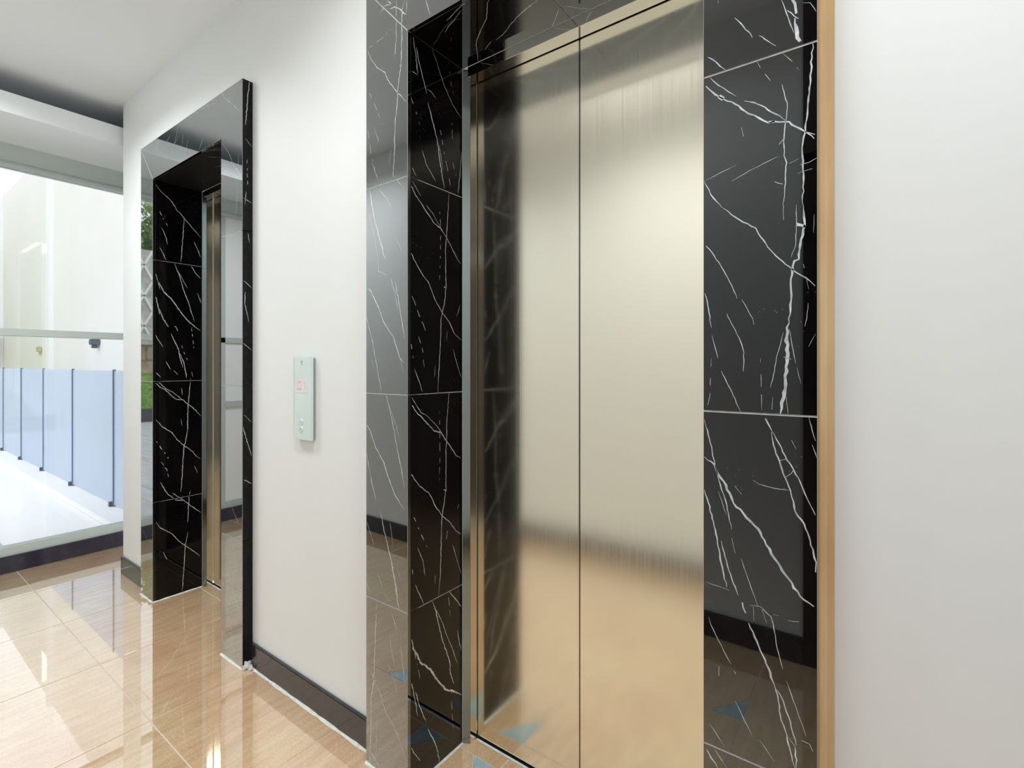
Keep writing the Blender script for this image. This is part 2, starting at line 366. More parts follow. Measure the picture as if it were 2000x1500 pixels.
# vein polylines in millimetres on the plane of each marble face: width, dashed, points
VEINS = {
'F': [
 (1.8,0,[-137,1913,-131,1893,-125,1871,-118,1847]),
 (5.4,0,[-120,1906,-115,1889,-114,1879]),
 (1.8,0,[-128,1890,-111,1869]),
 (5.4,0,[-116,1872,-113,1845,-107,1819]),
 (2.4,0,[-215,1913,-200,1891,-187,1871,-185,1864]),
 (2.3,0,[-174,1864,-159,1848,-146,1834]),
 (2.5,0,[-263,1857,-246,1839,-232,1822]),
 (1.3,0,[-105,1894,-93,1889,-87,1877,-81,1864]),
 (1.0,0,[-245,1960,-244,1953]),
 (3.3,0,[-273,1810,-261,1794,-244,1775,-235,1767,-220,1757,-208,1746,-191,1726,-181,1720,-166,1706,-157,1699,-150,1700,-131,1694,-125,1692,-114,1680,-101,1668,-87,1652,-81,1645]),
 (7.8,0,[-243,1775,-235,1767]),
 (5.5,0,[-158,1701,-148,1699]),
 (1.9,0,[-259,1816,-244,1796,-227,1779,-212,1765]),
 (2.5,0,[-198,1752,-182,1744,-164,1730,-146,1712,-129,1695]),
 (3.0,0,[-89,1817,-93,1762,-96,1720,-100,1669,-103,1658,-105,1632,-103,1596,-104,1541]),
 (2.0,0,[-136,1762,-132,1741,-128,1727,-129,1701,-131,1692,-133,1666,-133,1634,-129,1621,-131,1600,-132,1571,-135,1547]),
 (2.5,0,[-270,1618,-259,1592,-240,1567]),
 (1.0,0,[-270,1619,-244,1627,-212,1636]),
 (0.9,0,[-221,1607,-191,1620,-159,1630,-142,1635]),
 (0.9,0,[-125,1618,-110,1624]),
 (1.1,0,[-108,1612,-95,1613,-83,1618]),
 (0.9,0,[-112,1598,-90,1601]),
 (1.4,0,[-148,1591,-135,1584]),
 (1.4,0,[-141,1656,-135,1663]),
 (0.9,1,[-177,1817,-168,1797,-155,1775,-146,1766]),
 (0.9,1,[-135,1817,-120,1797,-110,1778]),
 (1.0,1,[-203,1704,-198,1678]),
 (1.5,0,[-101,1668,-86,1659]),
 (2.0,0,[-272,1621,-272,1616]),
 (4.0,0,[-103,1541,-101,1506,-107,1480,-110,1447,-117,1445,-120,1428,-122,1393,-123,1360,-125,1336]),
 (5.5,0,[-125,1336,-129,1328,-127,1282,-131,1235,-133,1205,-137,1194,-139,1175]),
 (1.1,0,[-134,1547,-134,1520]),
 (2.3,0,[-242,1567,-221,1545,-200,1527,-179,1513,-174,1501,-159,1475,-141,1452,-125,1436,-110,1421,-92,1406,-80,1390]),
 (1.8,0,[-272,1500,-252,1472,-235,1442,-221,1413,-211,1386]),
 (1.4,0,[-203,1384,-184,1347,-182,1336]),
 (2.0,0,[-269,1401,-262,1369,-257,1334]),
 (1.3,0,[-256,1319,-245,1274]),
 (1.6,0,[-229,1359,-205,1306,-199,1285,-200,1250]),
 (1.7,0,[-239,1251,-224,1219,-205,1175]),
 (1.1,0,[-114,1543,-114,1505,-115,1473,-122,1452]),
 (5.4,0,[-114,1509,-100,1503]),
 (0.9,1,[-171,1274,-170,1237,-169,1179]),
 (1.2,0,[-134,1320,-145,1276,-148,1251,-155,1221]),
 (1.4,0,[-125,1325,-115,1265]),
 (0.9,0,[-113,1257,-107,1229]),
 (0.9,0,[-151,1204,-153,1174]),
 (1.1,0,[-129,1205,-127,1175]),
 (1.1,0,[-96,1369,-98,1343,-101,1329]),
 (0.9,1,[-85,1315,-99,1287]),
 (0.9,0,[-87,1522,-88,1490]),
 (0.7,1,[-106,1453,-95,1393]),
 (0.9,0,[-134,1276,-122,1272]),
 (1.0,1,[-257,1274,-260,1200,-266,1176]),
 (4.5,0,[-270,1084,-251,1070,-245,1054,-234,1040,-221,1013,-217,1002,-200,986,-175,962,-162,936,-148,914,-131,889,-108,857,-81,840]),
 (2.2,0,[-270,1156,-259,1112,-250,1071,-243,1041,-233,1011,-220,952]),
 (3.3,0,[-270,1019,-256,973,-246,925,-241,893,-229,841]),
 (2.4,0,[-239,927,-228,883,-220,859,-209,831]),
 (1.0,0,[-220,936,-214,909]),
 (1.1,0,[-204,902,-196,878,-187,852,-175,820]),
 (1.0,0,[-244,1020,-229,976]),
 (3.8,0,[-202,820,-196,802]),
 (1.2,0,[-189,818,-171,821,-159,813]),
 (3.7,0,[-166,1172,-153,1144]),
 (2.3,0,[-153,1144,-137,1114,-129,1094,-118,1077,-108,1057,-101,1038,-93,1020,-81,995]),
 (2.9,0,[-153,1141,-146,1103,-131,1061,-123,1040,-118,1020,-116,1005,-106,991,-97,971,-84,922,-85,905,-81,888]),
 (1.1,0,[-140,1091,-129,1095]),
 (1.3,0,[-131,1062,-121,1071,-118,1078]),
 (1.1,0,[-184,1050,-173,1044,-148,1040,-125,1040]),
 (1.3,0,[-95,1171,-90,1149,-85,1131]),
 (1.3,0,[-90,1124,-81,1095]),
 (2.6,0,[-85,1172,-80,1162]),
 (0.9,1,[-129,1143,-114,1114]),
 (1.0,0,[-215,1035,-203,1021]),
 (1.3,0,[-269,841,-244,839,-224,836]),
 (3.7,0,[-191,785,-181,763,-167,733,-148,686]),
 (2.7,0,[-148,686,-142,660,-139,636,-131,612,-120,564,-116,553]),
 (2.3,0,[-145,680,-134,663,-125,637,-118,609,-114,594]),
 (3.6,0,[-116,589,-114,554]),
 (0.9,0,[-126,603,-115,590]),
 (1.5,0,[-167,817,-154,808,-150,795,-144,754,-135,720]),
 (1.3,0,[-129,701,-122,681,-110,646,-99,616]),
 (1.3,0,[-106,606,-94,605,-89,594]),
 (1.6,0,[-262,775,-257,759,-231,713,-221,698]),
 (1.2,0,[-216,687,-213,682]),
 (1.0,0,[-243,686,-243,668]),
 (1.3,0,[-214,631,-185,579]),
 (1.2,0,[-173,577,-148,549]),
 (1.3,0,[-261,570,-232,537]),
 (1.1,0,[-127,809,-110,812]),
 (1.1,0,[-150,813,-141,813]),
 (0.8,0,[-183,817,-182,791]),
 (0.7,0,[-169,817,-161,795]),
 (3.0,0,[-273,528,-266,518,-245,491]),
 (1.5,0,[-255,530,-229,499]),
 (3.7,0,[-1290,1823,-1279,1765,-1258,1697,-1237,1641,-1213,1580]),
 (1.6,0,[-1295,1741,-1266,1666,-1250,1600,-1245,1552,-1201,1534]),
 (1.9,0,[-1279,1899,-1250,1836]),
 (1.6,0,[-1245,1806,-1209,1772,-1186,1737]),
 (1.5,0,[-1170,1651,-1136,1595]),
 (2.0,0,[-1190,1525,-1174,1487,-1155,1424]),
 (2.8,0,[-1168,1512,-1147,1424,-1128,1342]),
 (3.6,0,[-1314,1513,-1287,1497,-1254,1452,-1221,1392,-1178,1346,-1151,1286,-1130,1268]),
 (2.7,0,[-1313,1429,-1279,1346,-1245,1224,-1231,1176]),
 (1.5,0,[-1151,1296,-1132,1235]),
 (1.3,0,[-1287,1298,-1266,1245]),
 (1.5,0,[-1166,1823,-1136,1788]),
 (3.4,0,[-1130,2343,-1139,2315,-1140,2226,-1144,2154,-1157,2089,-1160,2045,-1169,1990,-1172,1917,-1179,1828]),
 (2.3,0,[-1163,2358,-1166,2310,-1164,2248,-1172,2185]),
 (2.3,0,[-1118,2338,-1120,2299]),
 (3.1,0,[-1204,2375,-1188,2356,-1216,2362,-1239,2351]),
 (3.8,0,[-1194,2344,-1172,2341,-1151,2326,-1139,2313,-1121,2297]),
 (2.5,0,[-1300,2257,-1285,2226,-1252,2184,-1216,2159,-1204,2132,-1163,2083,-1121,2039]),
 (6.1,0,[-1148,2156,-1141,2152]),
 (1.4,1,[-1300,2262,-1239,2268,-1182,2279]),
 (1.8,1,[-1302,2137,-1265,2074,-1226,2000]),
 (1.6,1,[-1302,2020,-1285,1934,-1259,1859,-1249,1837]),
 (1.6,0,[-1269,2004,-1245,1955]),
 (1.1,0,[-1188,1921,-1195,1873]),
 (2.6,0,[-1038,2304,-1021,2254]),
 (3.2,0,[-1213,1174,-1193,1126,-1178,1080,-1159,1005,-1140,946,-1128,897]),
 (1.5,0,[-1193,1131,-1166,1081,-1147,1036]),
 (3.6,0,[-1313,1081,-1287,1056,-1262,1005,-1221,962,-1205,927,-1174,874,-1143,844,-1126,834]),
 (2.9,0,[-1311,1000,-1291,932,-1258,835]),
 (1.6,0,[-1308,1120,-1306,1093]),
 (1.6,0,[-1291,916,-1270,865]),
 (3.7,0,[-1237,812,-1225,767,-1205,713,-1188,670,-1174,617,-1151,526]),
 (2.3,0,[-1188,676,-1155,561]),
 (1.9,0,[-1304,763,-1270,699]),
 (1.6,0,[-1193,783,-1179,716]),
 (1.7,0,[-1250,614,-1225,572]),
 (1.4,0,[-1221,563,-1190,535]),
 (1.5,0,[-1166,660,-1143,615]),
 (1.6,0,[-1304,568,-1274,533]),
 (3.4,0,[-1253,524,-1258,490,-1261,416,-1266,346,-1269,272,-1282,214,-1283,116,-1288,52,-1291,-7]),
 (2.5,0,[-1186,511,-1169,478,-1154,451]),
 (2.0,0,[-1192,447,-1186,393,-1163,341]),
 (2.0,0,[-1145,423,-1137,376,-1123,312]),
 (2.0,0,[-1204,352,-1171,309,-1157,267]),
 (2.7,0,[-1301,309,-1272,283,-1235,241,-1210,195,-1177,173,-1143,134,-1120,91]),
 (2.0,0,[-1145,247,-1120,213]),
 (1.6,0,[-1253,169,-1256,127,-1244,114]),
 (1.6,0,[-1255,128,-1258,26]),
 (3.5,0,[-1285,45,-1244,16]),
 (1.6,1,[-1250,71,-1166,100]),
 (1.5,0,[-1151,78,-1120,89]),
 (1.6,0,[-1235,477,-1241,455]),
 (2.1,0,[-1294,373,-1293,337]),
 (2.8,0,[-2292,2223,-2236,2169,-2188,2100,-2130,2054]),
 (1.9,0,[-2147,2152,-2153,2075,-2171,1878]),
 (2.8,0,[-2310,2455,-2273,2414,-2188,2356,-2130,2308]),
 (3.0,1,[-2310,2411,-2441,2434,-2596,2438]),
 (2.9,0,[-2596,2410,-2611,2383]),
 (2.5,0,[-2757,2440,-2813,2360]),
 (2.7,0,[-3010,2440,-3046,2366]),
 (2.6,0,[-2863,2413,-2922,2389]),
 (2.5,0,[-2757,2385,-2846,2342]),
 (2.5,0,[-2710,2378,-2717,2316]),
 (2.7,0,[-2648,2336,-2702,2254]),
 (2.4,0,[-2489,2300,-2531,2255]),
 (2.8,0,[-3216,2278,-3196,2230]),
 (3.2,0,[-2295,442,-2225,366,-2146,248,-2114,216]),
 (2.4,0,[-2202,537,-2163,434,-2125,323]),
 (3.1,0,[-2283,253,-2219,179,-2163,10]),
 (2.6,0,[-2219,668,-2146,596]),
 (2.8,0,[-3246,374,-3171,313]),
],
'J': [
 (3.1,0,[1021,2247,1029,2203,1040,2138]),
 (3.1,0,[1034,2214,1048,2167,1071,2111,1076,2093]),
 (2.1,0,[1079,2109,1100,2107,1115,2097]),
 (3.9,0,[1082,2070,1100,2022,1121,1970,1136,1898,1155,1819]),
 (1.6,0,[1130,1957,1148,1880]),
 (3.3,0,[1100,2243,1124,2204,1154,2153,1192,2108,1232,2081]),
 (1.8,1,[1173,2239,1186,2167,1199,2142]),
 (2.9,0,[1136,2294,1109,2247]),
 (2.1,1,[1010,2061,1029,2027,1048,1989]),
 (1.8,0,[1005,2136,1040,2134]),
 (2.2,0,[1057,1914,1076,1875,1115,1836]),
 (2.3,0,[1007,1860,1034,1828]),
 (1.7,1,[1189,2049,1192,1983]),
 (2.0,1,[1130,2025,1160,1915,1173,1879,1186,1821]),
 (1.7,1,[1192,1921,1209,1882]),
 (2.7,0,[1235,1971,1228,1897,1217,1821]),
 (3.2,0,[997,1815,1031,1769,1062,1744,1109,1703,1136,1696,1163,1671,1207,1619,1230,1598]),
 (1.8,0,[1017,1809,1052,1773]),
 (1.9,0,[1073,1752,1102,1733,1132,1700]),
 (2.8,0,[1175,1814,1165,1694,1159,1632,1161,1512,1155,1462,1139,1412,1136,1331,1128,1228,1124,1175]),
 (1.6,1,[1132,1762,1136,1714,1136,1606,1132,1530]),
 (4.9,0,[1151,1511,1163,1507]),
 (2.6,0,[999,1618,1021,1581,1055,1540,1084,1516,1113,1464,1143,1429,1175,1401,1199,1366,1232,1343]),
 (2.3,1,[997,1499,1021,1459,1041,1420,1076,1360]),
 (2.0,1,[1038,1361,1059,1307,1066,1255]),
 (2.2,0,[1027,1250,1059,1180]),
 (1.8,1,[999,1401,1021,1281]),
 (2.0,0,[1193,1313,1232,1221]),
 (1.3,0,[1113,1261,1109,1223]),
 (1.7,0,[1228,1459,1211,1418]),
 (1.3,0,[1167,1370,1163,1337]),
 (3.5,0,[997,1165,1031,1123,1062,1097,1109,1055,1139,1047,1163,1019,1207,966,1230,952]),
 (2.0,0,[1011,1170,1052,1118,1076,1106,1113,1076,1143,1046]),
 (2.9,0,[1175,1170,1165,1080,1161,970,1161,861,1151,814,1143,783,1139,698,1136,607,1128,531]),
 (1.6,1,[1132,1115,1134,974,1130,883]),
 (4.9,0,[1151,863,1164,858]),
 (2.7,0,[999,972,1014,936,1045,897,1087,865,1113,820,1143,783,1179,752,1207,717,1232,700]),
 (2.3,1,[995,849,1021,813,1041,772,1078,702]),
 (1.9,0,[1038,711,1062,663,1068,619]),
 (1.8,1,[1001,733,1011,699,1021,630]),
 (2.3,0,[1029,604,1064,532]),
 (2.0,0,[1193,674,1211,626,1232,569]),
 (1.3,0,[1113,604,1112,577]),
 (1.7,1,[1228,814,1207,768]),
 (2.0,0,[1167,728,1163,702]),
 (5.1,0,[1000,437,1018,421,1036,393,1049,362,1090,322,1118,278,1159,222,1195,197,1233,166]),
 (2.4,0,[1000,498,1015,446,1028,397,1031,380]),
 (3.3,0,[1100,525,1115,493,1129,440,1147,379,1165,337,1180,293,1181,262,1198,220]),
 (2.0,0,[1118,493,1147,437,1165,392,1189,343,1214,280]),
 (2.7,0,[1177,527,1207,492,1233,459]),
 (1.7,1,[1171,527,1181,447]),
 (2.7,0,[1000,364,1015,315,1031,248,1039,205]),
 (2.5,0,[1031,283,1046,232,1073,169]),
 (3.2,0,[1081,143,1107,89,1124,46,1132,-4]),
 (2.1,0,[1008,138,1026,100,1049,63]),
 (1.7,1,[1186,201,1189,140,1195,74]),
 (2.5,0,[1214,387,1233,314]),
 (1.5,1,[1036,366,1049,313]),
],
'U': [
 (3.0,0,[-843,1046,-854,1051,-893,1096,-930,1119,-978,1153,-992,1167,-1024,1211,-1048,1243]),
 (2.6,0,[-739,1123,-766,1129,-806,1139,-853,1157,-893,1177,-932,1187]),
 (2.8,0,[-946,1184,-988,1203]),
 (2.3,0,[-890,1012,-939,1022,-993,1037]),
 (2.2,0,[-931,1030,-977,1049,-1004,1057,-1031,1071]),
 (1.8,0,[-710,1186,-739,1216,-774,1245]),
],
'K': [
 (3.7,0,[1014,2220,1044,2186,1088,2151,1113,2110,1149,2075,1193,2025,1233,1985]),
 (4.0,0,[1149,2079,1143,1985,1136,1873,1130,1821]),
 (2.8,1,[1023,2102,1044,2057,1069,2013]),
 (3.0,0,[1041,1999,1063,1946,1069,1912]),
 (3.6,0,[1032,1890,1063,1828]),
 (3.5,0,[1199,1952,1233,1872]),
 (2.7,1,[1004,2026,1011,1985]),
 (3.3,0,[1000,1801,1016,1738,1032,1669]),
 (5.0,0,[999,1733,1018,1719,1051,1655,1087,1620,1122,1567,1160,1514,1193,1484,1230,1455]),
 (4.9,0,[1000,1665,1018,1607,1032,1532]),
 (5.0,0,[1030,1564,1047,1511,1073,1468]),
 (3.4,1,[1078,1480,1110,1468,1122,1426]),
 (4.5,0,[1085,1430,1122,1342,1132,1286,1142,1246]),
 (4.0,0,[1127,1325,1147,1274,1161,1189]),
 (4.3,0,[1102,1815,1127,1748,1150,1661,1172,1606,1185,1550,1201,1505]),
 (2.5,0,[1117,1780,1142,1733,1165,1688]),
 (3.5,0,[1180,1819,1203,1782,1230,1751]),
 (3.2,0,[1214,1668,1235,1612]),
 (3.3,0,[1009,1424,1047,1357]),
 (2.9,1,[1185,1470,1198,1349]),
 (2.8,1,[1129,1387,1167,1280]),
 (3.3,0,[1061,1280,1085,1235]),
 (2.8,0,[1097,1232,1119,1207]),
 (3.3,0,[1011,1225,1037,1194]),
 (2.9,0,[1185,1223,1193,1194]),
 (4.5,0,[1000,1179,1035,1140,1058,1128,1087,1093,1112,1072,1142,1068,1170,1040,1203,1009,1232,972]),
 (3.3,0,[1023,1173,1058,1136,1097,1109,1137,1071]),
 (4.3,0,[1180,1186,1175,1114,1168,1040,1166,966,1165,892,1157,842,1147,803,1142,713,1139,640,1132,560]),
 (2.8,0,[1137,1133,1139,1093]),
 (4.0,0,[1011,974,1049,924,1090,892,1112,853,1150,812,1188,778,1214,740,1232,729]),
 (3.6,1,[1009,866,1028,833,1049,795,1083,734]),
 (2.9,0,[1201,692,1217,649]),
 (3.0,1,[1039,741,1068,687,1073,652]),
 (2.3,0,[1132,964,1139,923]),
 (4.2,0,[1035,632,1068,562,1112,519,1147,511,1178,476,1232,423]),
 (3.4,0,[1092,562,1147,511]),
 (3.7,0,[1178,559,1170,481,1167,384]),
 (3.9,0,[1016,422,1036,386,1090,341,1120,295,1154,257,1195,216,1228,178]),
 (3.7,0,[1167,330,1154,257,1148,140,1139,10]),
 (2.8,0,[1048,254,1066,208]),
],
'S': [
 (3.2,0,[1029,2455,1021,2373,1012,2259]),
 (2.6,1,[1018,2117,1021,2007]),
 (2.1,0,[1015,1983,1010,1926]),
 (2.8,0,[1004,1952,1040,1940]),
 (2.1,0,[1021,1818,1029,1770]),
 (2.1,0,[1010,2203,1040,2177]),
 (2.8,0,[999,1614,1037,1585]),
 (2.8,0,[1011,1565,1009,1518,1026,1440]),
 (2.1,0,[999,1356,1037,1323]),
 (2.1,0,[1001,1059,1037,1022]),
 (3.0,0,[1001,1009,1022,930,1037,880]),
 (3.4,0,[1001,788,1037,764]),
],
}
def vein_ribbons(bm, poly, mp, veins, mi=1, mirror=None):
    """inlaid calcite veins of one tile: thin ribbons of uneven width, cut at the tile's edges"""
    for (w, dash, flat) in veins:
        pts = [Vector((flat[i] / 1000, flat[i+1] / 1000)) for i in range(0, len(flat), 2)]
        if mirror is not None: pts = [Vector((mirror - p.x, p.y)) for p in pts]
        xs = [p.x for p in pts]; ys = [p.y for p in pts]
        if max(xs) < min(q[0] for q in poly) or min(xs) > max(q[0] for q in poly): continue
        if max(ys) < min(q[1] for q in poly) or min(ys) > max(q[1] for q in poly): continue
        rnd = random.Random(flat[0] * 31 + flat[1])
        fine = []
        for a, b in zip(pts, pts[1:]):
            L = (b - a).length; k = max(1, int(L / 0.007))
            d = (b - a).normalized(); nn = Vector((-d.y, d.x))
            for i in range(k):
                fine.append(a + (b - a) * (i / k) + nn * (rnd.uniform(-1, 1) * min(0.0016, 0.45 * w / 1000) if i else 0))
        fine.append(pts[-1])
        n = len(fine); hw = w / 2000 * (0.82 if w < 5 else 1.0)
        left = []; run = []
        gap = 0; seg = rnd.randint(2, 5)
        def flush(run):
            if len(run) < 2: return
            for (l0, r0), (l1, r1) in zip(run, run[1:]):
                bm.faces.new([bm.verts.new(mp(q[0], q[1], -0.0003)) for q in (l0, l1, r1, r0)]).material_index = mi
        for i, p in enumerate(fine):
            t = (fine[min(i+1, n-1)] - fine[max(i-1, 0)])
            t = t.normalized() if t.length > 1e-9 else Vector((1, 0))
            nn = Vector((-t.y, t.x))
            e = min(1.0, 0.35 + 1.3 * min(i, n - 1 - i) / max(4, n * 0.25)) if n > 4 else 0.8
            k = hw * e * rnd.uniform(0.72, 1.28)
            ok = inside(p, poly)
            if dash:
                seg -= 1
                if seg <= 0:
                    gap = 1 - gap; seg = rnd.randint(1, 2) if gap else rnd.randint(2, 5)
                ok = ok and not gap
            if ok: run.append((p + nn * k, p - nn * k))
            else:
                flush(run); run = []
        flush(run)

def marble_tile(poly, mp, veins, parent, thick=0.012, mirror=None, mat='marble'):
    bm = bmesh.new()
    p = shrink(poly, 0.0009)
    prism_bm(bm, p, mp, 0.0, thick, chamfer=0.0009, cmi=2 if mat == 'marble' else None)
    bmesh.ops.recalc_face_normals(bm, faces=list(bm.faces))
    if veins: vein_ribbons(bm, shrink(poly, 0.0018), mp, veins, mirror=mirror)
    me = bpy.data.meshes.new('marble_tile')
    bm.to_mesh(me); bm.free()
    o = link('marble_tile', me, [M[mat], M['vein'], M['arris']])
    return keep(o, parent)

# ================================================================== the setting
# floor: grout bed with one mesh for each tile
floor = boxes('floor', [((XWIN, YBK - 0.02, -0.12), (XR, YD - 0.004, -0.0016))], M['floor_grout'], kind='structure',
              label='polished sand coloured tile floor with pale joints')
INLAY = [(TX + TP, TY), (TX + 2 * TP, TY + TP), (TX + 3 * TP, TY - TP)]
LEGX, LEGY = 0.105, 0.140
def top_map(a, b, d): return (a, b, -d)
def floor_piece(name, poly, mat):
    bm = bmesh.new()
    prism_bm(bm, shrink(poly, 0.0016), top_map, 0.0, 0.012, chamfer=0.0008)
    bmesh.ops.recalc_face_normals(bm, faces=list(bm.faces))
    me = bpy.data.meshes.new(name); bm.to_mesh(me); bm.free()
    o = link(name, me, mat); o.parent = floor
    return o
xj = [XWIN] + [TX + k * TP for k in range(-3, 7)] + [XR]
yj = [YBK, TY - TP, TY, TY + TP]
for i in range(len(xj) - 1):
    for j in range(len(yj) - 1):
        x0, x1, y0, y1 = xj[i], xj[i+1], yj[j], yj[j+1]
        poly = [(x0, y0), (x1, y0), (x1, y1), (x0, y1)]
        for ix, iy in INLAY:
            if abs(x1 - ix) < 1e-4 and abs(y1 - iy) < 1e-4:
                poly = [(x0, y0), (x1, y0), (x1, y1 - LEGY), (x1 - LEGX, y1), (x0, y1)]
                t = floor_piece('triangular_inlay', [(x1, y1 - LEGY), (x1, y1), (x1 - LEGX, y1)], M['tile_blue'])
                t['label'] = 'blue triangular corner inlay'
        floor_piece('floor_tile', poly, M['tile'])
for a, b in ((XLI, XRI), (FXLI, FXRI)):           # strip of cut tiles at the foot of each pair of doors
    cuts = [a] + [x for x in xj if a + 0.02 < x < b - 0.02] + [b]
    for x0, x1 in zip(cuts, cuts[1:]):
        floor_piece('floor_tile', [(x0, TY + TP), (x1, TY + TP), (x1, YD - 0.011), (x0, YD - 0.011)], M['tile'])

# lift wall with two openings
G = 0.03
wall_front = boxes('wall_front', [
    ((XEND, YW, 0), (FXLI - G, 1.42, ZC)),
    ((FXRI + G, YW, 0), (XLI - G, 1.42, ZC)),
    ((XRI + G, YW, 0), (XR, 1.42, ZC)),
    ((FXLI - G, YW, ZS + G), (FXRI + G, 1.42, ZC)),
    ((XLI - G, YW, ZS + G), (XRI + G, 1.42, ZC))], M['wall'], kind='structure', label='white painted wall holding both lift doors')
wall_back = boxes('wall_back', [((XWIN, YBK - 0.15, 0), (-0.25, YBK, ZC)), ((-0.25, YBK - 0.15, 2.21), (XR, YBK - 0.005, ZC)), ((0.62, YBK - 0.15, 0), (XR, YBK - 0.005, 2.21))],
                  M['wall'], kind='structure', label='white painted wall opposite the lifts')
wall_left = boxes('wall_left', [((XWIN - 0.02, 2.60, 0), (XEND + 0.3, 2.75, ZC)), ((XEND, 1.42, 0), (XEND + 0.15, 2.60, ZC)),
                                ((XWIN - 0.10, YBK - 0.15, H + 1.3465), (XWIN + 0.02, 2.75, ZC + 0.02))], M['wall'], kind='structure',
                  label='white wall around the glazed end of the lobby')
ceiling = boxes('ceiling', [((XWIN - 0.1, YBK - 0.15, ZC), (XR + 0.1, 2.75, ZC + 0.15))], M['ceiling'], kind='structure', label='white painted ceiling')
# boxed bulkhead in front of the window, open above
boxes('trim_1', [((XWIN + 0.02, YBK, H + 1.3465), (-3.738 + 0.0, 2.60, H + 1.372)),
                 ((-3.765, YBK, H + 1.372), (-3.738, 2.60, H + 1.456))], M['ceiling'], kind='structure', label='white bulkhead box below the ceiling')
# other end of the lobby
wall_right = boxes('wall_right', [((XR, YBK - 0.15, 0), (XR + 0.12, YBK + 0.08, ZC)), ((XR, YW - 0.06, 0), (XR + 0.12, 1.42, ZC)), ((XR, YBK, 2.55), (XR + 0.12, YW, ZC))],
                   M['wall'], kind='structure', label='white wall around added glazing at the right end of the lobby')

# skirting
SK = 0.098
bf = boxes('baseboard_front', [((FXRO, YW - 0.014, 0), (XLO, YW, SK))], M['skirting'], bevel=0.002, kind='structure', label='black stone skirting between the two lifts')
boxes('baseboard_left', [((XEND + 0.002, YW - 0.014, 0), (FXLO, YW, SK))], M['skirting'], bevel=0.002, kind='structure', label='short black skirting beside the far lift')
boxes('baseboard_right', [((XRO + 0.024, YW - 0.014, 0), (XR, YW, SK))], M['skirting'], bevel=0.002, kind='structure', label='black skirting right of the near lift')
boxes('baseboard_back', [((XWIN + 0.06, YBK, 0), (-0.252, YBK + 0.014, 0.112))], M['skirting'], kind='structure', label='black skirting of the opposite wall')
def bead(name, p, q, out, s, parent):
    """triangular bead of caulk on the floor along p-q, leaning against the side opposite to out"""
    bm = bmesh.new()
    p, q, o = Vector(p), Vector(q), Vector(out)
    L = (q - p).length; k = max(2, int(L / 0.03)); rows = []
    r = random.Random(int(L * 1000))
    for i in range(k + 1):
        c = p + (q - p) * (i / k); a = s * r.uniform(0.7, 1.3)
        rows.append([bm.verts.new(c + o * a + Vector((0, 0, 0.0002))), bm.verts.new(c + o * a * 0.35 + Vector((0, 0, a * 0.45))), bm.verts.new(c + Vector((0, 0, a * 0.8))), bm.verts.new(c + Vector((0, 0, 0.0002)))])
    for a, b in zip(rows, rows[1:]):
        for i in range(4): bm.faces.new([a[i], a[(i+1) % 4], b[(i+1) % 4], b[i]])
    bm.faces.new(rows[0]); bm.faces.new(rows[-1])
    bmesh.ops.recalc_face_normals(bm, faces=list(bm.faces))
    me = bpy.data.meshes.new(name); bm.to_mesh(me); bm.free()
    return keep(link(name, me, M['caulk']), parent)
bead('caulk_bead', (FXRO + 0.01, YW - 0.014, 0), (XLO, YW - 0.014, 0), (0, -1, 0), 0.007, bf)

# dark door in the opposite wall
d1 = boxes('door_1', [((-0.14, YBK - 0.06, 0.005), (0.57, YBK - 0.02, 2.10))], M['wood_dark'], bevel=0.003, kind='structure', label='dark wooden door in the opposite wall')
boxes('door_frame', [((-0.25, YBK - 0.08, 0), (-0.145, YBK + 0.012, 2.15)), ((0.575, YBK - 0.08, 0), (0.68, YBK + 0.012, 2.15)), ((-0.25, YBK - 0.004, 2.105), (0.68, YBK + 0.012, ZC - 0.002))], M['wood_dark'], d1, bevel=0.003)
boxes('door_handle', [((0.46, YBK - 0.02, 1.0), (0.48, YBK + 0.03, 1.02)), ((0.36, YBK + 0.02, 1.0), (0.48, YBK + 0.035, 1.02))], M['steel_edge'], d1, bevel=0.003)

for k in range(3):      # dark boards right of the door, added so the near jamb mirrors black
    x0 = 0.69 + k * 0.27
    boxes('added_dark_board', [((x0, YBK - 0.005, 0.0), (x0 + 0.266, YBK + 0.010, ZC - 0.002))], M['wood_dark'], d1, bevel=0.002)

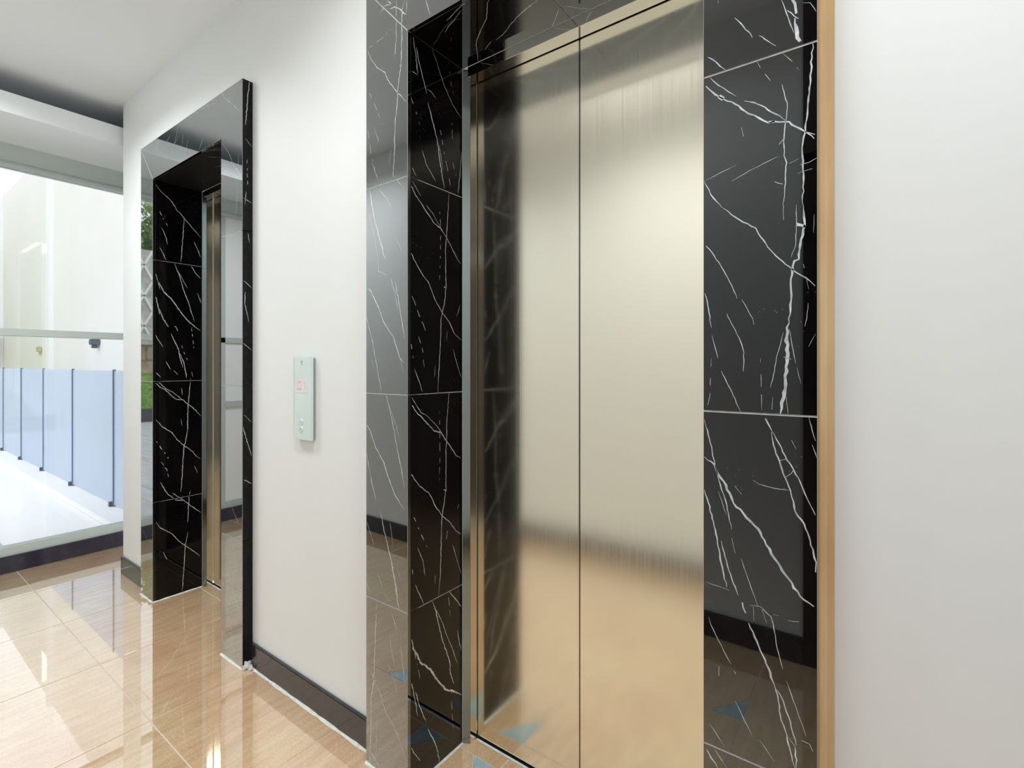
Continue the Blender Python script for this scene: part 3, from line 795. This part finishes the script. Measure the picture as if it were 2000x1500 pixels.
# ================================================================== marble surrounds
def surround(xlo, xli, xri, xro, label, near):
    t = thing('marble_surround', ((xlo + xro) / 2, YF, 0), label, 'door surround', 'marble lift surrounds')
    F = lambda a, b, d: (a, YF + d, b)
    JL = lambda a, b, d: (xli - d, a, b)
    JR = lambda a, b, d: (xri + d, a, b)
    SO = lambda a, b, d: (a, b, ZS + d)
    zs = [0, J1, J2, J3]
    c = (xli + xri) / 2 if not near else -0.7007
    vf = VEINS['F']
    for a, b in ((xlo, xli), (xri, xro)):
        for z0, z1 in zip(zs, zs[1:]):
            marble_tile([(a, z0), (b, z0), (b, z1), (a, z1)], F, vf, t)
    marble_tile([(xlo, J3), (xli, J3), (xli, ZS), (xlo, ZT)], F, vf, t)
    marble_tile([(xri, J3), (xro, J3), (xro, ZT), (xri, ZS)], F, vf, t)
    if near:
        marble_tile([(xli, ZS), (c, ZS), (c, ZT), (xlo, ZT)], F, vf, t)
        marble_tile([(c, ZS), (xri, ZS), (xro, ZT), (c, ZT)], F, vf, t)
        marble_tile([(xli - .0013, YF + .0112), (c, YF + .0112), (c, YB), (xli - .0013, YB)], SO, VEINS['U'], t, mat='marble_soffit')
        marble_tile([(c, YF + .0112), (xri, YF + .0112), (xri, YB), (c, YB)], SO, VEINS['U'], t, mirror=2 * c, mat='marble_soffit')
    else:
        marble_tile([(xli, ZS), (xri, ZS), (xro, ZT), (xlo, ZT)], F, vf, t)
        marble_tile([(xli - .0013, YF + .0112), (xri, YF + .0112), (xri, YB), (xli - .0013, YB)], SO, VEINS['U'], t, mirror=-3.4, mat='marble_matt')
    vj = VEINS['J' if near else 'K']
    zz = zs + [ZS]
    for z0, z1 in zip(zz, zz[1:]):
        marble_tile([(YF + .0112, z0), (YB, z0), (YB, z1 + (.0013 if z1 == ZS else 0)), (YF + .0112, z1 + (.0013 if z1 == ZS else 0))], JL, vj, t, mat='marble_weak_mirror')
        marble_tile([(YF + .0112, z0), (YB, z0), (YB, z1), (YF + .0112, z1)], JR, vj, t, mirror=YF + YB, mat='marble_weak_mirror')
    # screed the tiles are bedded on; shows as the pale joints
    e = 0.0008
    keep_x = 0.0 if near else 0.013
    boxes('tile_bed', [((xlo + 0.001, YF + e + .0, 0.001), (xli - 0.003, YW, ZT - 0.001)), ((xri + 0.003, YF + e, 0.001), (xro - keep_x - 0.001, YW, ZT - 0.001)),
                       ((xli - 0.003, YF + e, ZS + 0.003), (xri + 0.003, YW, ZT - 0.001)),
                       ((xli - G, YW, 0.001), (xli - e, YB, ZS + G)), ((xri + e, YW, 0.001), (xri + G, YB, ZS + G)),
                       ((xli - e, YW, ZS + e), (xri + e, YB, ZS + G))], M['grout'], t)
    if not near:
        SD = lambda a, b, d: (xro - d, a, b)
        zq = [0, J1, J2, J3, ZT]
        for z0, z1 in zip(zq, zq[1:]):
            marble_tile([(YF + .0005, z0), (YW, z0), (YW, z1), (YF + .0005, z1)], SD, VEINS['S'], t, mat='marble_matt')
    else:
        # raw edge of the cladding: mortar squeezed out behind the tiles
        boxes('raw_edge', [((xro - 0.001, YF + 0.0125, 0), (xro + 0.0015, YW, ZT))], M['mortar'], t)
    # caulk along the foot
    for a, b in ((xlo, xli), (xri, xro)):
        bead('caulk_bead', (a, YF, 0), (b, YF, 0), (0, -1, 0), 0.006, t)
    bead('caulk_bead', (xli, YF, 0), (xli, YB, 0), (1, 0, 0), 0.006, t)
    bead('caulk_bead', (xri, YB, 0), (xri, YF, 0), (-1, 0, 0), 0.006, t)
    return t
near_s = surround(XLO, XLI, XRI, XRO, 'large black marble surround of the near lift, white veined', True)
far_s = surround(FXLO, FXLI, FXRI, FXRO, 'smaller looking black marble surround of the far lift by the window', False)

# smear of filler at the corner of far surround and skirting
def smear(name, c, r, n, parent, seed):
    rr = random.Random(seed)
    bm = bmesh.new()
    bmesh.ops.create_icosphere(bm, subdivisions=3, radius=1.0)
    for v in bm.verts:
        k = 1 + 0.45 * math.sin(7 * v.co.x + 3 * v.co.z) * math.cos(5 * v.co.y + 2) + rr.uniform(-0.15, 0.15)
        v.co = Vector((c[0] + v.co.x * r[0] * k, c[1] + v.co.y * r[1] * k, max(0.0003, c[2] + v.co.z * r[2] * k)))
    me = bpy.data.meshes.new(name); bm.to_mesh(me); bm.free()
    return keep(link(name, me, M['caulk']), parent)
smear('filler_smear', (FXRO + 0.006, YF + 0.018, 0.004), (0.012, 0.02, 0.022), 0, far_s, 3)
smear('filler_smear', (FXRO + 0.02, YW - 0.020, 0.003), (0.022, 0.008, 0.014), 0, far_s, 5)

# tan batten between near surround and wall
bm = bmesh.new()
prof = [(XRO + 0.0015, YW), (XRO + 0.0015, YF + 0.016), (XRO + 0.006, YF + 0.020), (XRO + 0.011, YW - 0.008), (XRO + 0.019, YW - 0.003), (XRO + 0.0215, YW)]
prism_bm(bm, prof, lambda a, b, d: (a, b, d), 0.0, ZT)
bmesh.ops.recalc_face_normals(bm, faces=list(bm.faces))
me = bpy.data.meshes.new('trim_2'); bm.to_mesh(me); bm.free()
link('trim_2', me, M['mortar'], kind='structure', label='raw tan strip between near marble surround and white wall')

# ================================================================== lift doors
def lift(xli, xri, label):
    c = (xli + xri) / 2
    if abs(xli - XLI) < 1e-6: c = -0.7007
    lip = 0.0256
    a, b = xli + lip, 2 * c - (xli + lip)
    t = thing('elevator_door', (c, YD, 0), label, 'elevator', 'lift doors')
    g = 0.004
    for s, x in ((1, xli), (-1, xri)):
        lipx = a if s > 0 else b
        e = lipx - s * 0.003
        bm = bmesh.new()          # return to the door track
        prism_bm(bm, [(x, YB + 0.002), (e, YB + 0.0145), (e, YD - g), (x, YD - g)], lambda p, q, d: (p, q, d), 0.0, ZS)
        bmesh.ops.recalc_face_normals(bm, faces=list(bm.faces))
        me = bpy.data.meshes.new('jamb'); bm.to_mesh(me); bm.free()
        jb = keep(link('jamb', me, M['steel_frame']), t)
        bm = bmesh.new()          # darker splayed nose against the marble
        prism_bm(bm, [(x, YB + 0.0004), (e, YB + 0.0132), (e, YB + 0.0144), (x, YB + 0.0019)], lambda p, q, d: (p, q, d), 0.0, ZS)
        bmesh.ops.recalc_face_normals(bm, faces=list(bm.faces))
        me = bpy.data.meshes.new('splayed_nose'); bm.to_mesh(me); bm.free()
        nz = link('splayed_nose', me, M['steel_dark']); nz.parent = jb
    boxes('header', [((a - 0.003, YB + 0.0005, ZH), (b + 0.003, YD - g, ZS))], M['steel_frame'], t, bevel=0.0008)
    boxes('door_panel', [((a - 0.02, YD, 0.008), (c - 0.0016, YD + 0.03, ZS - 0.005))], M['steel'], t, bevel=0.0015)
    boxes('door_panel', [((c + 0.0016, YD, 0.008), (b + 0.02, YD + 0.03, ZS - 0.005))], M['steel'], t, bevel=0.0015)
    boxes('sill', [((xli, YD - 0.0035, -0.02), (xri, YD + 0.05, 0.0005))], M['dark'], t)
    boxes('shaft_lining', [((a - 0.02, YD + 0.035, 0), (b + 0.02, YD + 0.05, ZS))], M['dark'], t)
    boxes('sill_caulk', [((a, YD - 0.012, -0.001), (b, YD - 0.0035, 0.0015))], M['caulk'], t, bevel=0.0005)
    # countersunk screw under the header
    bm = bmesh.new()
    bmesh.ops.create_cone(bm, cap_ends=True, segments=16, radius1=0.0042, radius2=0.003, depth=0.002)
    bmesh.ops.translate(bm, verts=list(bm.verts), vec=(a + 0.105, (YB + YD) / 2 + 0.002, ZH - 0.0005))
    me = bpy.data.meshes.new('screw'); bm.to_mesh(me); bm.free()
    keep(link('screw', me, M['dark']), t)
lift(XLI, XRI, 'closed brushed steel doors of the near lift, large in front')
lift(FXLI, FXRI, 'closed brushed steel doors of the far lift, seen as a sliver')

# ================================================================== call panel
def call_panel():
    x0, x1, z0, z1 = -1.776, -1.655, 0.985, 1.291
    yf = 1.0205
    t = thing('call_panel', ((x0 + x1) / 2, YW, z0), 'slim pale aqua lift call panel with red digits on the white wall', 'control panel')
    boxes('back_box', [((x0 + 0.006, YW - 0.009, z0 + 0.004), (x1 - 0.001, YW, z1 - 0.004))], M['plate_side'], t, bevel=0.002)
    # face plate with a sloping left flank
    bm = bmesh.new()
    prof = [(x0, YW - 0.009), (x0 + 0.003, yf + 0.004), (x0 + 0.020, yf), (x1 - 0.002, yf), (x1, yf + 0.002), (x1, YW - 0.009)]
    prism_bm(bm, prof, lambda a, b, d: (a, b, z0 + d), 0.0, z1 - z0)
    bmesh.ops.recalc_face_normals(bm, faces=list(bm.faces))
    bmesh.ops.bevel(bm, geom=[e for e in bm.edges if abs(e.verts[0].co.z - e.verts[1].co.z) < 1e-6], offset=0.0015, segments=2, affect='EDGES')
    me = bpy.data.meshes.new('face_plate'); bm.to_mesh(me); bm.free()
    keep(link('face_plate', me, M['plate']), t)
    xc = (x0 + 0.020 + x1) / 2
    dsp = boxes('display_window', [((x0 + 0.024, yf - 0.0008, 1.158), (x1 - 0.012, yf + 0.001, 1.214))], M['plate'], t, bevel=0.0005)
    def seg(rects, cx):
        boxes('digit', [((cx + a, yf - 0.0016, 1.170 + b), (cx + c, yf - 0.0006, 1.170 + d)) for a, b, c, d in rects], M['led'], dsp)
    seg([(-0.011, 0, 0.011, 0.005), (-0.011, 0.027, 0.011, 0.032), (-0.011, 0, -0.006, 0.032), (0.006, 0, 0.011, 0.032)], xc - 0.020)
    seg([(-0.003, 0, 0.003, 0.032), (-0.008, 0.024, -0.003, 0.029)], xc + 0.020)
    for z in (1.052, 1.024):
        bm = bmesh.new()
        bmesh.ops.create_cone(bm, cap_ends=True, segments=28, radius1=0.011, radius2=0.0095, depth=0.003, matrix=Matrix.Rotation(math.radians(90), 4, 'X'))
        bmesh.ops.translate(bm, verts=list(bm.verts), vec=(xc - 0.008, yf - 0.001, z))
        me = bpy.data.meshes.new('button'); bm.to_mesh(me); bm.free()
        bt = keep(link('button', me, M['plate']), t)
        s = 1 if z > 1.04 else -1
        bm = bmesh.new()
        prism_bm(bm, [(xc - 0.012, z - 0.003 * s), (xc - 0.004, z - 0.003 * s), (xc - 0.008, z + 0.004 * s)], lambda a, b, d: (a, yf - 0.0030 + d, b), 0, 0.001)
        bmesh.ops.recalc_face_normals(bm, faces=list(bm.faces))
        me = bpy.data.meshes.new('arrow'); bm.to_mesh(me); bm.free()
        keep(link('arrow', me, M['plate_mark']), bt)
    # small grey emblem at the top: two stacked strokes
    boxes('emblem', [((xc - 0.010, yf - 0.0006, 1.268), (xc + 0.000, yf + 0.0005, 1.277)), ((xc - 0.008, yf - 0.0006, 1.262), (xc + 0.002, yf + 0.0005, 1.265))], M['plate_mark'], t)
call_panel()

# ================================================================== end window
w = boxes('window_1', [((XWIN - 0.03, YBK, H + 1.2025), (XWIN + 0.03, 2.60, H + 1.3465)),
                       ((XWIN - 0.03, YBK, H - 1.163), (XWIN + 0.03, 2.60, H - 1.109)),
                       ((XWIN - 0.03, YBK, H - 1.109), (XWIN + 0.03, YBK + 0.05, H + 1.2025)), ((XWIN - 0.03, 2.55, H - 1.109), (XWIN + 0.03, 2.60, H + 1.2025))],
          M['alu'], kind='structure', label='full height aluminium framed glazing at the end of the lobby')
boxes('head_bead', [((XWIN + 0.03, YBK + 0.05, H + 1.2025), (XWIN + 0.042, 2.55, H + 1.222)), ((XWIN + 0.03, YBK + 0.05, H + 1.240), (XWIN + 0.037, 2.55, H + 1.247))], M['alu'], w)
boxes('transom', [((XWIN - 0.025, YBK + 0.05, H + 0.176), (XWIN + 0.025, 2.55, H + 0.221))], M['alu'], w, bevel=0.002)
boxes('mullion', [((XWIN - 0.025, 0.12, H - 1.109), (XWIN + 0.025, 0.155, H + 1.2025))], M['alu'], w)
boxes('pane', [((XWIN - 0.003, 0.155, H + 0.221), (XWIN + 0.003, 2.55, H + 1.2025))], M['glass'], w)
boxes('pane', [((XWIN - 0.003, 0.155, H - 1.109), (XWIN + 0.003, 2.55, H + 0.176))], M['glass'], w)
boxes('white_infill_panel', [((XWIN - 0.010, YBK + 0.05, H - 1.109), (XWIN + 0.012, 0.12, H + 0.176)), ((XWIN - 0.010, YBK + 0.05, H + 0.221), (XWIN + 0.012, 0.12, H + 1.2025))], M['ext_white'], w)
boxes('panel_rail', [((XWIN + 0.012, YBK + 0.05, 0.92), (XWIN + 0.03, 0.12, 0.965))], M['alu'], w)
boxes('trim_3', [((XWIN - 0.03, YBK, 0), (XWIN + 0.05, 2.60, H - 1.163))], M['granite'], bevel=0.003, kind='structure', label='dark blue black granite curb under the glazing')

w2 = boxes('added_window', [((XR + 0.03, YBK + 0.08, 0), (XR + 0.09, YBK + 0.13, 2.55)), ((XR + 0.03, YW - 0.11, 0), (XR + 0.09, YW - 0.06, 2.55)), ((XR + 0.03, YBK + 0.08, 2.50), (XR + 0.09, YW - 0.06, 2.55)), ((XR + 0.03, YBK + 0.08, 0), (XR + 0.09, YW - 0.06, 0.05))],
           M['alu'], kind='structure', label='added glazing at the right end of the lobby')  # unseen glazing, added for even daylight on the right part of the lobby
boxes('pane', [((XR + 0.057, YBK + 0.13, 0.05), (XR + 0.063, YW - 0.11, 2.50))], M['glass'], w2)
boxes('floor_terrace', [((XR + 0.12, -4, -0.15), (XR + 7, 5, -0.01))], M['paver'], kind='structure', label='pale terrace outside the added right end glazing')

# ================================================================== added ceiling light panels
def added_light_panel(x, y, hx, hy, label, k=1.0):  # out of view, added to light the lobby; no such fitting is known
    t = thing('added_light_panel', (x, y, ZC), label, 'ceiling light', 'added ceiling light panels')
    e = 0.012
    boxes('frame', [((x - hx, y - hy, ZC - 0.010), (x + hx, y - hy + e, ZC)), ((x - hx, y + hy - e, ZC - 0.010), (x + hx, y + hy, ZC)),
                    ((x - hx, y - hy + e, ZC - 0.010), (x - hx + e, y + hy - e, ZC)), ((x + hx - e, y - hy + e, ZC - 0.010), (x + hx, y + hy - e, ZC))], M['ext_white'], t)
    boxes('diffuser', [((x - hx + e, y - hy + e, ZC - 0.004), (x + hx - e, y + hy - e, ZC))], M['panel_glow'], t)
    ld = bpy.data.lights.new('added_panel_light', 'AREA')
    ld.shape = 'RECTANGLE'; ld.size = 2 * (hx - e); ld.size_y = 2 * (hy - e); ld.energy = k * PANEL_W * 4 * hx * hy; ld.color = (0.94, 0.975, 1.0); ld.spread = math.radians(150)
    lo = bpy.data.objects.new('added_panel_light', ld); COL.objects.link(lo)
    lo.location = (x, y, ZC - 0.011)
    keep(lo, t)
added_light_panel(-3.05, 0.21, 0.30, 0.13, 'small added ceiling light panel nearest the glazed end', 2.3)
added_light_panel(-0.92, 0.33, 0.42, 0.13, 'added ceiling light panel in front of the near lift')
added_light_panel(0.60, 0.35, 0.50, 0.13, 'long added ceiling light panel right of the near lift')

# ================================================================== outdoors
patio = boxes('floor_patio', [((-13.0, -6.0, -0.15), (XWIN - 0.03, 2.70, -0.012))], M['ext_white'], kind='structure', label='pale paved terrace outside the glazing')
pm = None
px, py = 1.2, 0.6
for i in range(8):
    for j in range(-6, 3):
        x1 = XWIN - 0.05 - i * px; y0 = j * py - 0.5
        if y0 + py > 1.24: continue
        if pm is None:
            bm = bmesh.new(); prism_bm(bm, [(-px + 0.006, 0.006), (0, 0.006), (0, py), (-px + 0.006, py)], top_map, 0, 0.02, chamfer=0.003)
            bmesh.ops.recalc_face_normals(bm, faces=list(bm.faces))
            pm = bpy.data.meshes.new('paver'); bm.to_mesh(pm); bm.free(); pm.materials.append(M['paver'])
        o = bpy.data.objects.new('paver', pm); COL.objects.link(o); o.location = (x1, y0, 0); o.parent = patio
boxes('trim_4', [((-13.0, 1.27, -0.012), (XWIN - 0.03, 1.56, 0.035))], M['ext_white'], bevel=0.004, kind='structure', label='white kerb under the frosted balustrade')
fence = thing('glass_balustrade', (-8, 1.435, 0.035), 'frosted blue glass balustrade with thin dark posts outside the window', 'balustrade')
fx = [-4.30, -5.32, -6.57, -7.76, -8.90, -10.05, -11.2, -12.35]
for x in fx[1:]:
    boxes('post', [((x - 0.008, 1.424, 0.035), (x + 0.008, 1.446, 1.22))], M['post'], fence, bevel=0.002)
    boxes('base_shoe', [((x - 0.05, 1.405, 0.035), (x - 0.015, 1.465, 0.075))], M['lamp_grey'], fence, bevel=0.002)
for a, b in zip(fx, fx[1:]):
    boxes('glass_panel', [((b + 0.014, 1.431, 0.05), (a - 0.014, 1.439, 1.21))], M['frosted'], fence)
we = boxes('wall_exterior', [((-30, 2.70, -0.1), (XWIN - 0.4, 2.95, 5.83))], M['ext_wall'], kind='structure', label='sunlit cream rendered wall outside')
for x in (-7.2, -13.9, -19.1, -25):
    boxes('pilaster', [((x - 0.10, 2.62, -0.1), (x + 0.10, 2.72, 5.83))], M['ext_white'], we)
lm = thing('wall_lamp', (-10.8, 2.70, 1.55), 'small dark grey lamp on the cream outdoor wall', 'wall lamp')
boxes('housing', [((-10.88, 2.58, 1.60), (-10.72, 2.70, 1.70))], M['lamp_grey'], lm, bevel=0.01)
boxes('lens', [((-10.84, 2.60, 1.545), (-10.76, 2.68, 1.60))], M['lamp_grey'], lm, bevel=0.01)
l2 = thing('bulkhead_lamp', (-14.8, 2.70, 1.5), 'tiny yellowed lamp on the outdoor wall, further off', 'wall lamp')
boxes('cover', [((-14.86, 2.62, 1.54), (-14.74, 2.70, 1.66))], M['lamp_yellow'], l2, bevel=0.015)
boxes('stem', [((-14.82, 2.66, 1.47), (-14.78, 2.70, 1.54))], M['lamp_yellow'], l2)

# garden that the polished marble mirrors
boxes('trim_5', [((-13.3, -12, -0.1), (-13.0, 2.6, 0.28))], M['skirting'], bevel=0.01, kind='structure', label='dark stone kerb of the garden bed')
bm = bmesh.new()
n = 24
gv = [[bm.verts.new((-13.3 - 5.45 * i / 10, -12 + 14.5 * j / n, 0.22 + 0.75 * (i / 10) ** 1.3 + 0.05 * math.sin(j * 1.7 + i))) for j in range(n + 1)] for i in range(11)]
for i in range(10):
    for j in range(n): bm.faces.new([gv[i][j], gv[i+1][j], gv[i+1][j+1], gv[i][j+1]])
bmesh.ops.recalc_face_normals(bm, faces=list(bm.faces))
r = random.Random(4)
for k in range(9000):
    i = r.random(); x = -13.3 - 5.45 * i; y = r.uniform(-8, 1.5); z = 0.22 + 0.75 * i ** 1.3
    a = r.uniform(0, 6.28); dx, dy = 0.02 * math.cos(a), 0.02 * math.sin(a); hh = r.uniform(0.05, 0.14)
    bm.faces.new([bm.verts.new((x - dx, y - dy, z - 0.03)), bm.verts.new((x + dx, y + dy, z - 0.03)), bm.verts.new((x + dy, y - dx, z + hh))])
me = bpy.data.meshes.new('lawn'); bm.to_mesh(me); bm.free()
link('lawn', me, M['grass'], kind='stuff', label='bright green sloping lawn beyond the terrace', category='grass')

gw = boxes('wall_garden', [((-19.4, -12, 0), (-18.9, 2.6, 1.9))], M['brown_stone'], kind='structure', label='brown stone garden wall with grey lattice above')
for k in range(40):
    y0 = -12 + k * 0.36
    for q, z0 in enumerate((0.9, 1.4)):
        boxes('stone', [((-18.92, y0 + (0.18 if q else 0), z0), (-18.86, y0 + 0.33 + (0.18 if q else 0), z0 + 0.45))], M['brown_stone'], gw, bevel=0.02)
boxes('coping', [((-19.45, -12, 1.9), (-18.85, 2.6, 2.02))], M['grey_stone'], gw)
boxes('upper_wall', [((-19.3, -12, 2.02), (-19.2, 2.6, 5.0))], M['grey_stone'], gw)
for k in range(28):
    y = -12 + k * 0.52
    bm = bmesh.new()
    for s in (-1, 1):
        for z0 in (2.02, 3.0, 4.0):
            ya, yb = (y, y + 0.52) if s > 0 else (y + 0.52, y)
            bm_box(bm, (-19.2, 0, 0), (-19.12, 0.06, 1.1))
            vs = list(bm.verts)[-8:]
            for v in vs:
                f = v.co.z / 1.1
                v.co = Vector((v.co.x, ya + (yb - ya) * f + v.co.y - 0.03, z0 + f * 1.0))
    bmesh.ops.recalc_face_normals(bm, faces=list(bm.faces))
    me = bpy.data.meshes.new('lattice_bar'); bm.to_mesh(me); bm.free()
    keep(link('lattice_bar', me, M['ext_wall']), gw)

def tree(x, y, h, rad, label, seed):
    r = random.Random(seed)
    t = thing('garden_tree', (x, y, 0), label, 'tree', 'garden trees')
    bm = bmesh.new(); rows = []
    for i in range(9):
        f = i / 8; rr = 0.22 * (1 - 0.7 * f); c = (x + 0.2 * math.sin(f * 4 + seed), y + 0.15 * math.cos(f * 3 + seed))
        rows.append([bm.verts.new((c[0] + rr * math.cos(a), c[1] + rr * math.sin(a), f * h * 0.85)) for a in [k * math.pi / 5 for k in range(10)]])
    for a, b in zip(rows, rows[1:]):
        for i in range(10): bm.faces.new([a[i], a[(i+1) % 10], b[(i+1) % 10], b[i]])
    me = bpy.data.meshes.new('trunk'); bm.to_mesh(me); bm.free(); keep(link('trunk', me, M['bark']), t)
    bm = bmesh.new()
    blobs = [(x + r.uniform(-1, 1) * rad * 0.6, y + r.uniform(-1, 1) * rad * 0.6, h * r.uniform(0.5, 1.0), rad * r.uniform(0.35, 0.6)) for _ in range(12)]
    for k in range(5000):
        b = r.choice(blobs); v = Vector((r.gauss(0, 1), r.gauss(0, 1), r.gauss(0, 1))).normalized() * b[3] * r.uniform(0.6, 1.0)
        c = Vector(b[:3]) + v; s = r.uniform(0.07, 0.16)
        q = Vector((r.gauss(0, 1), r.gauss(0, 1), r.gauss(0, 1))).normalized(); p = q.orthogonal().normalized()
        bm.faces.new([bm.verts.new(c + p * s), bm.verts.new(c + q * s * 0.5), bm.verts.new(c - p * s), bm.verts.new(c - q * s * 0.5)])
    me = bpy.data.meshes.new('foliage'); bm.to_mesh(me); bm.free(); keep(link('foliage', me, M['leaf'], kind='stuff'), t)
tree(-22.0, -5.2, 7.5, 1.9, 'leafy green tree behind the garden wall, mirrored in the far marble', 3)
tree(-23.0, -10.0, 8.5, 1.9, 'taller leafy tree behind the left of the garden wall', 9)
tree(-22.5, -1.4, 6.5, 1.2, 'smaller leafy tree behind the garden wall close to the cream wall', 15)
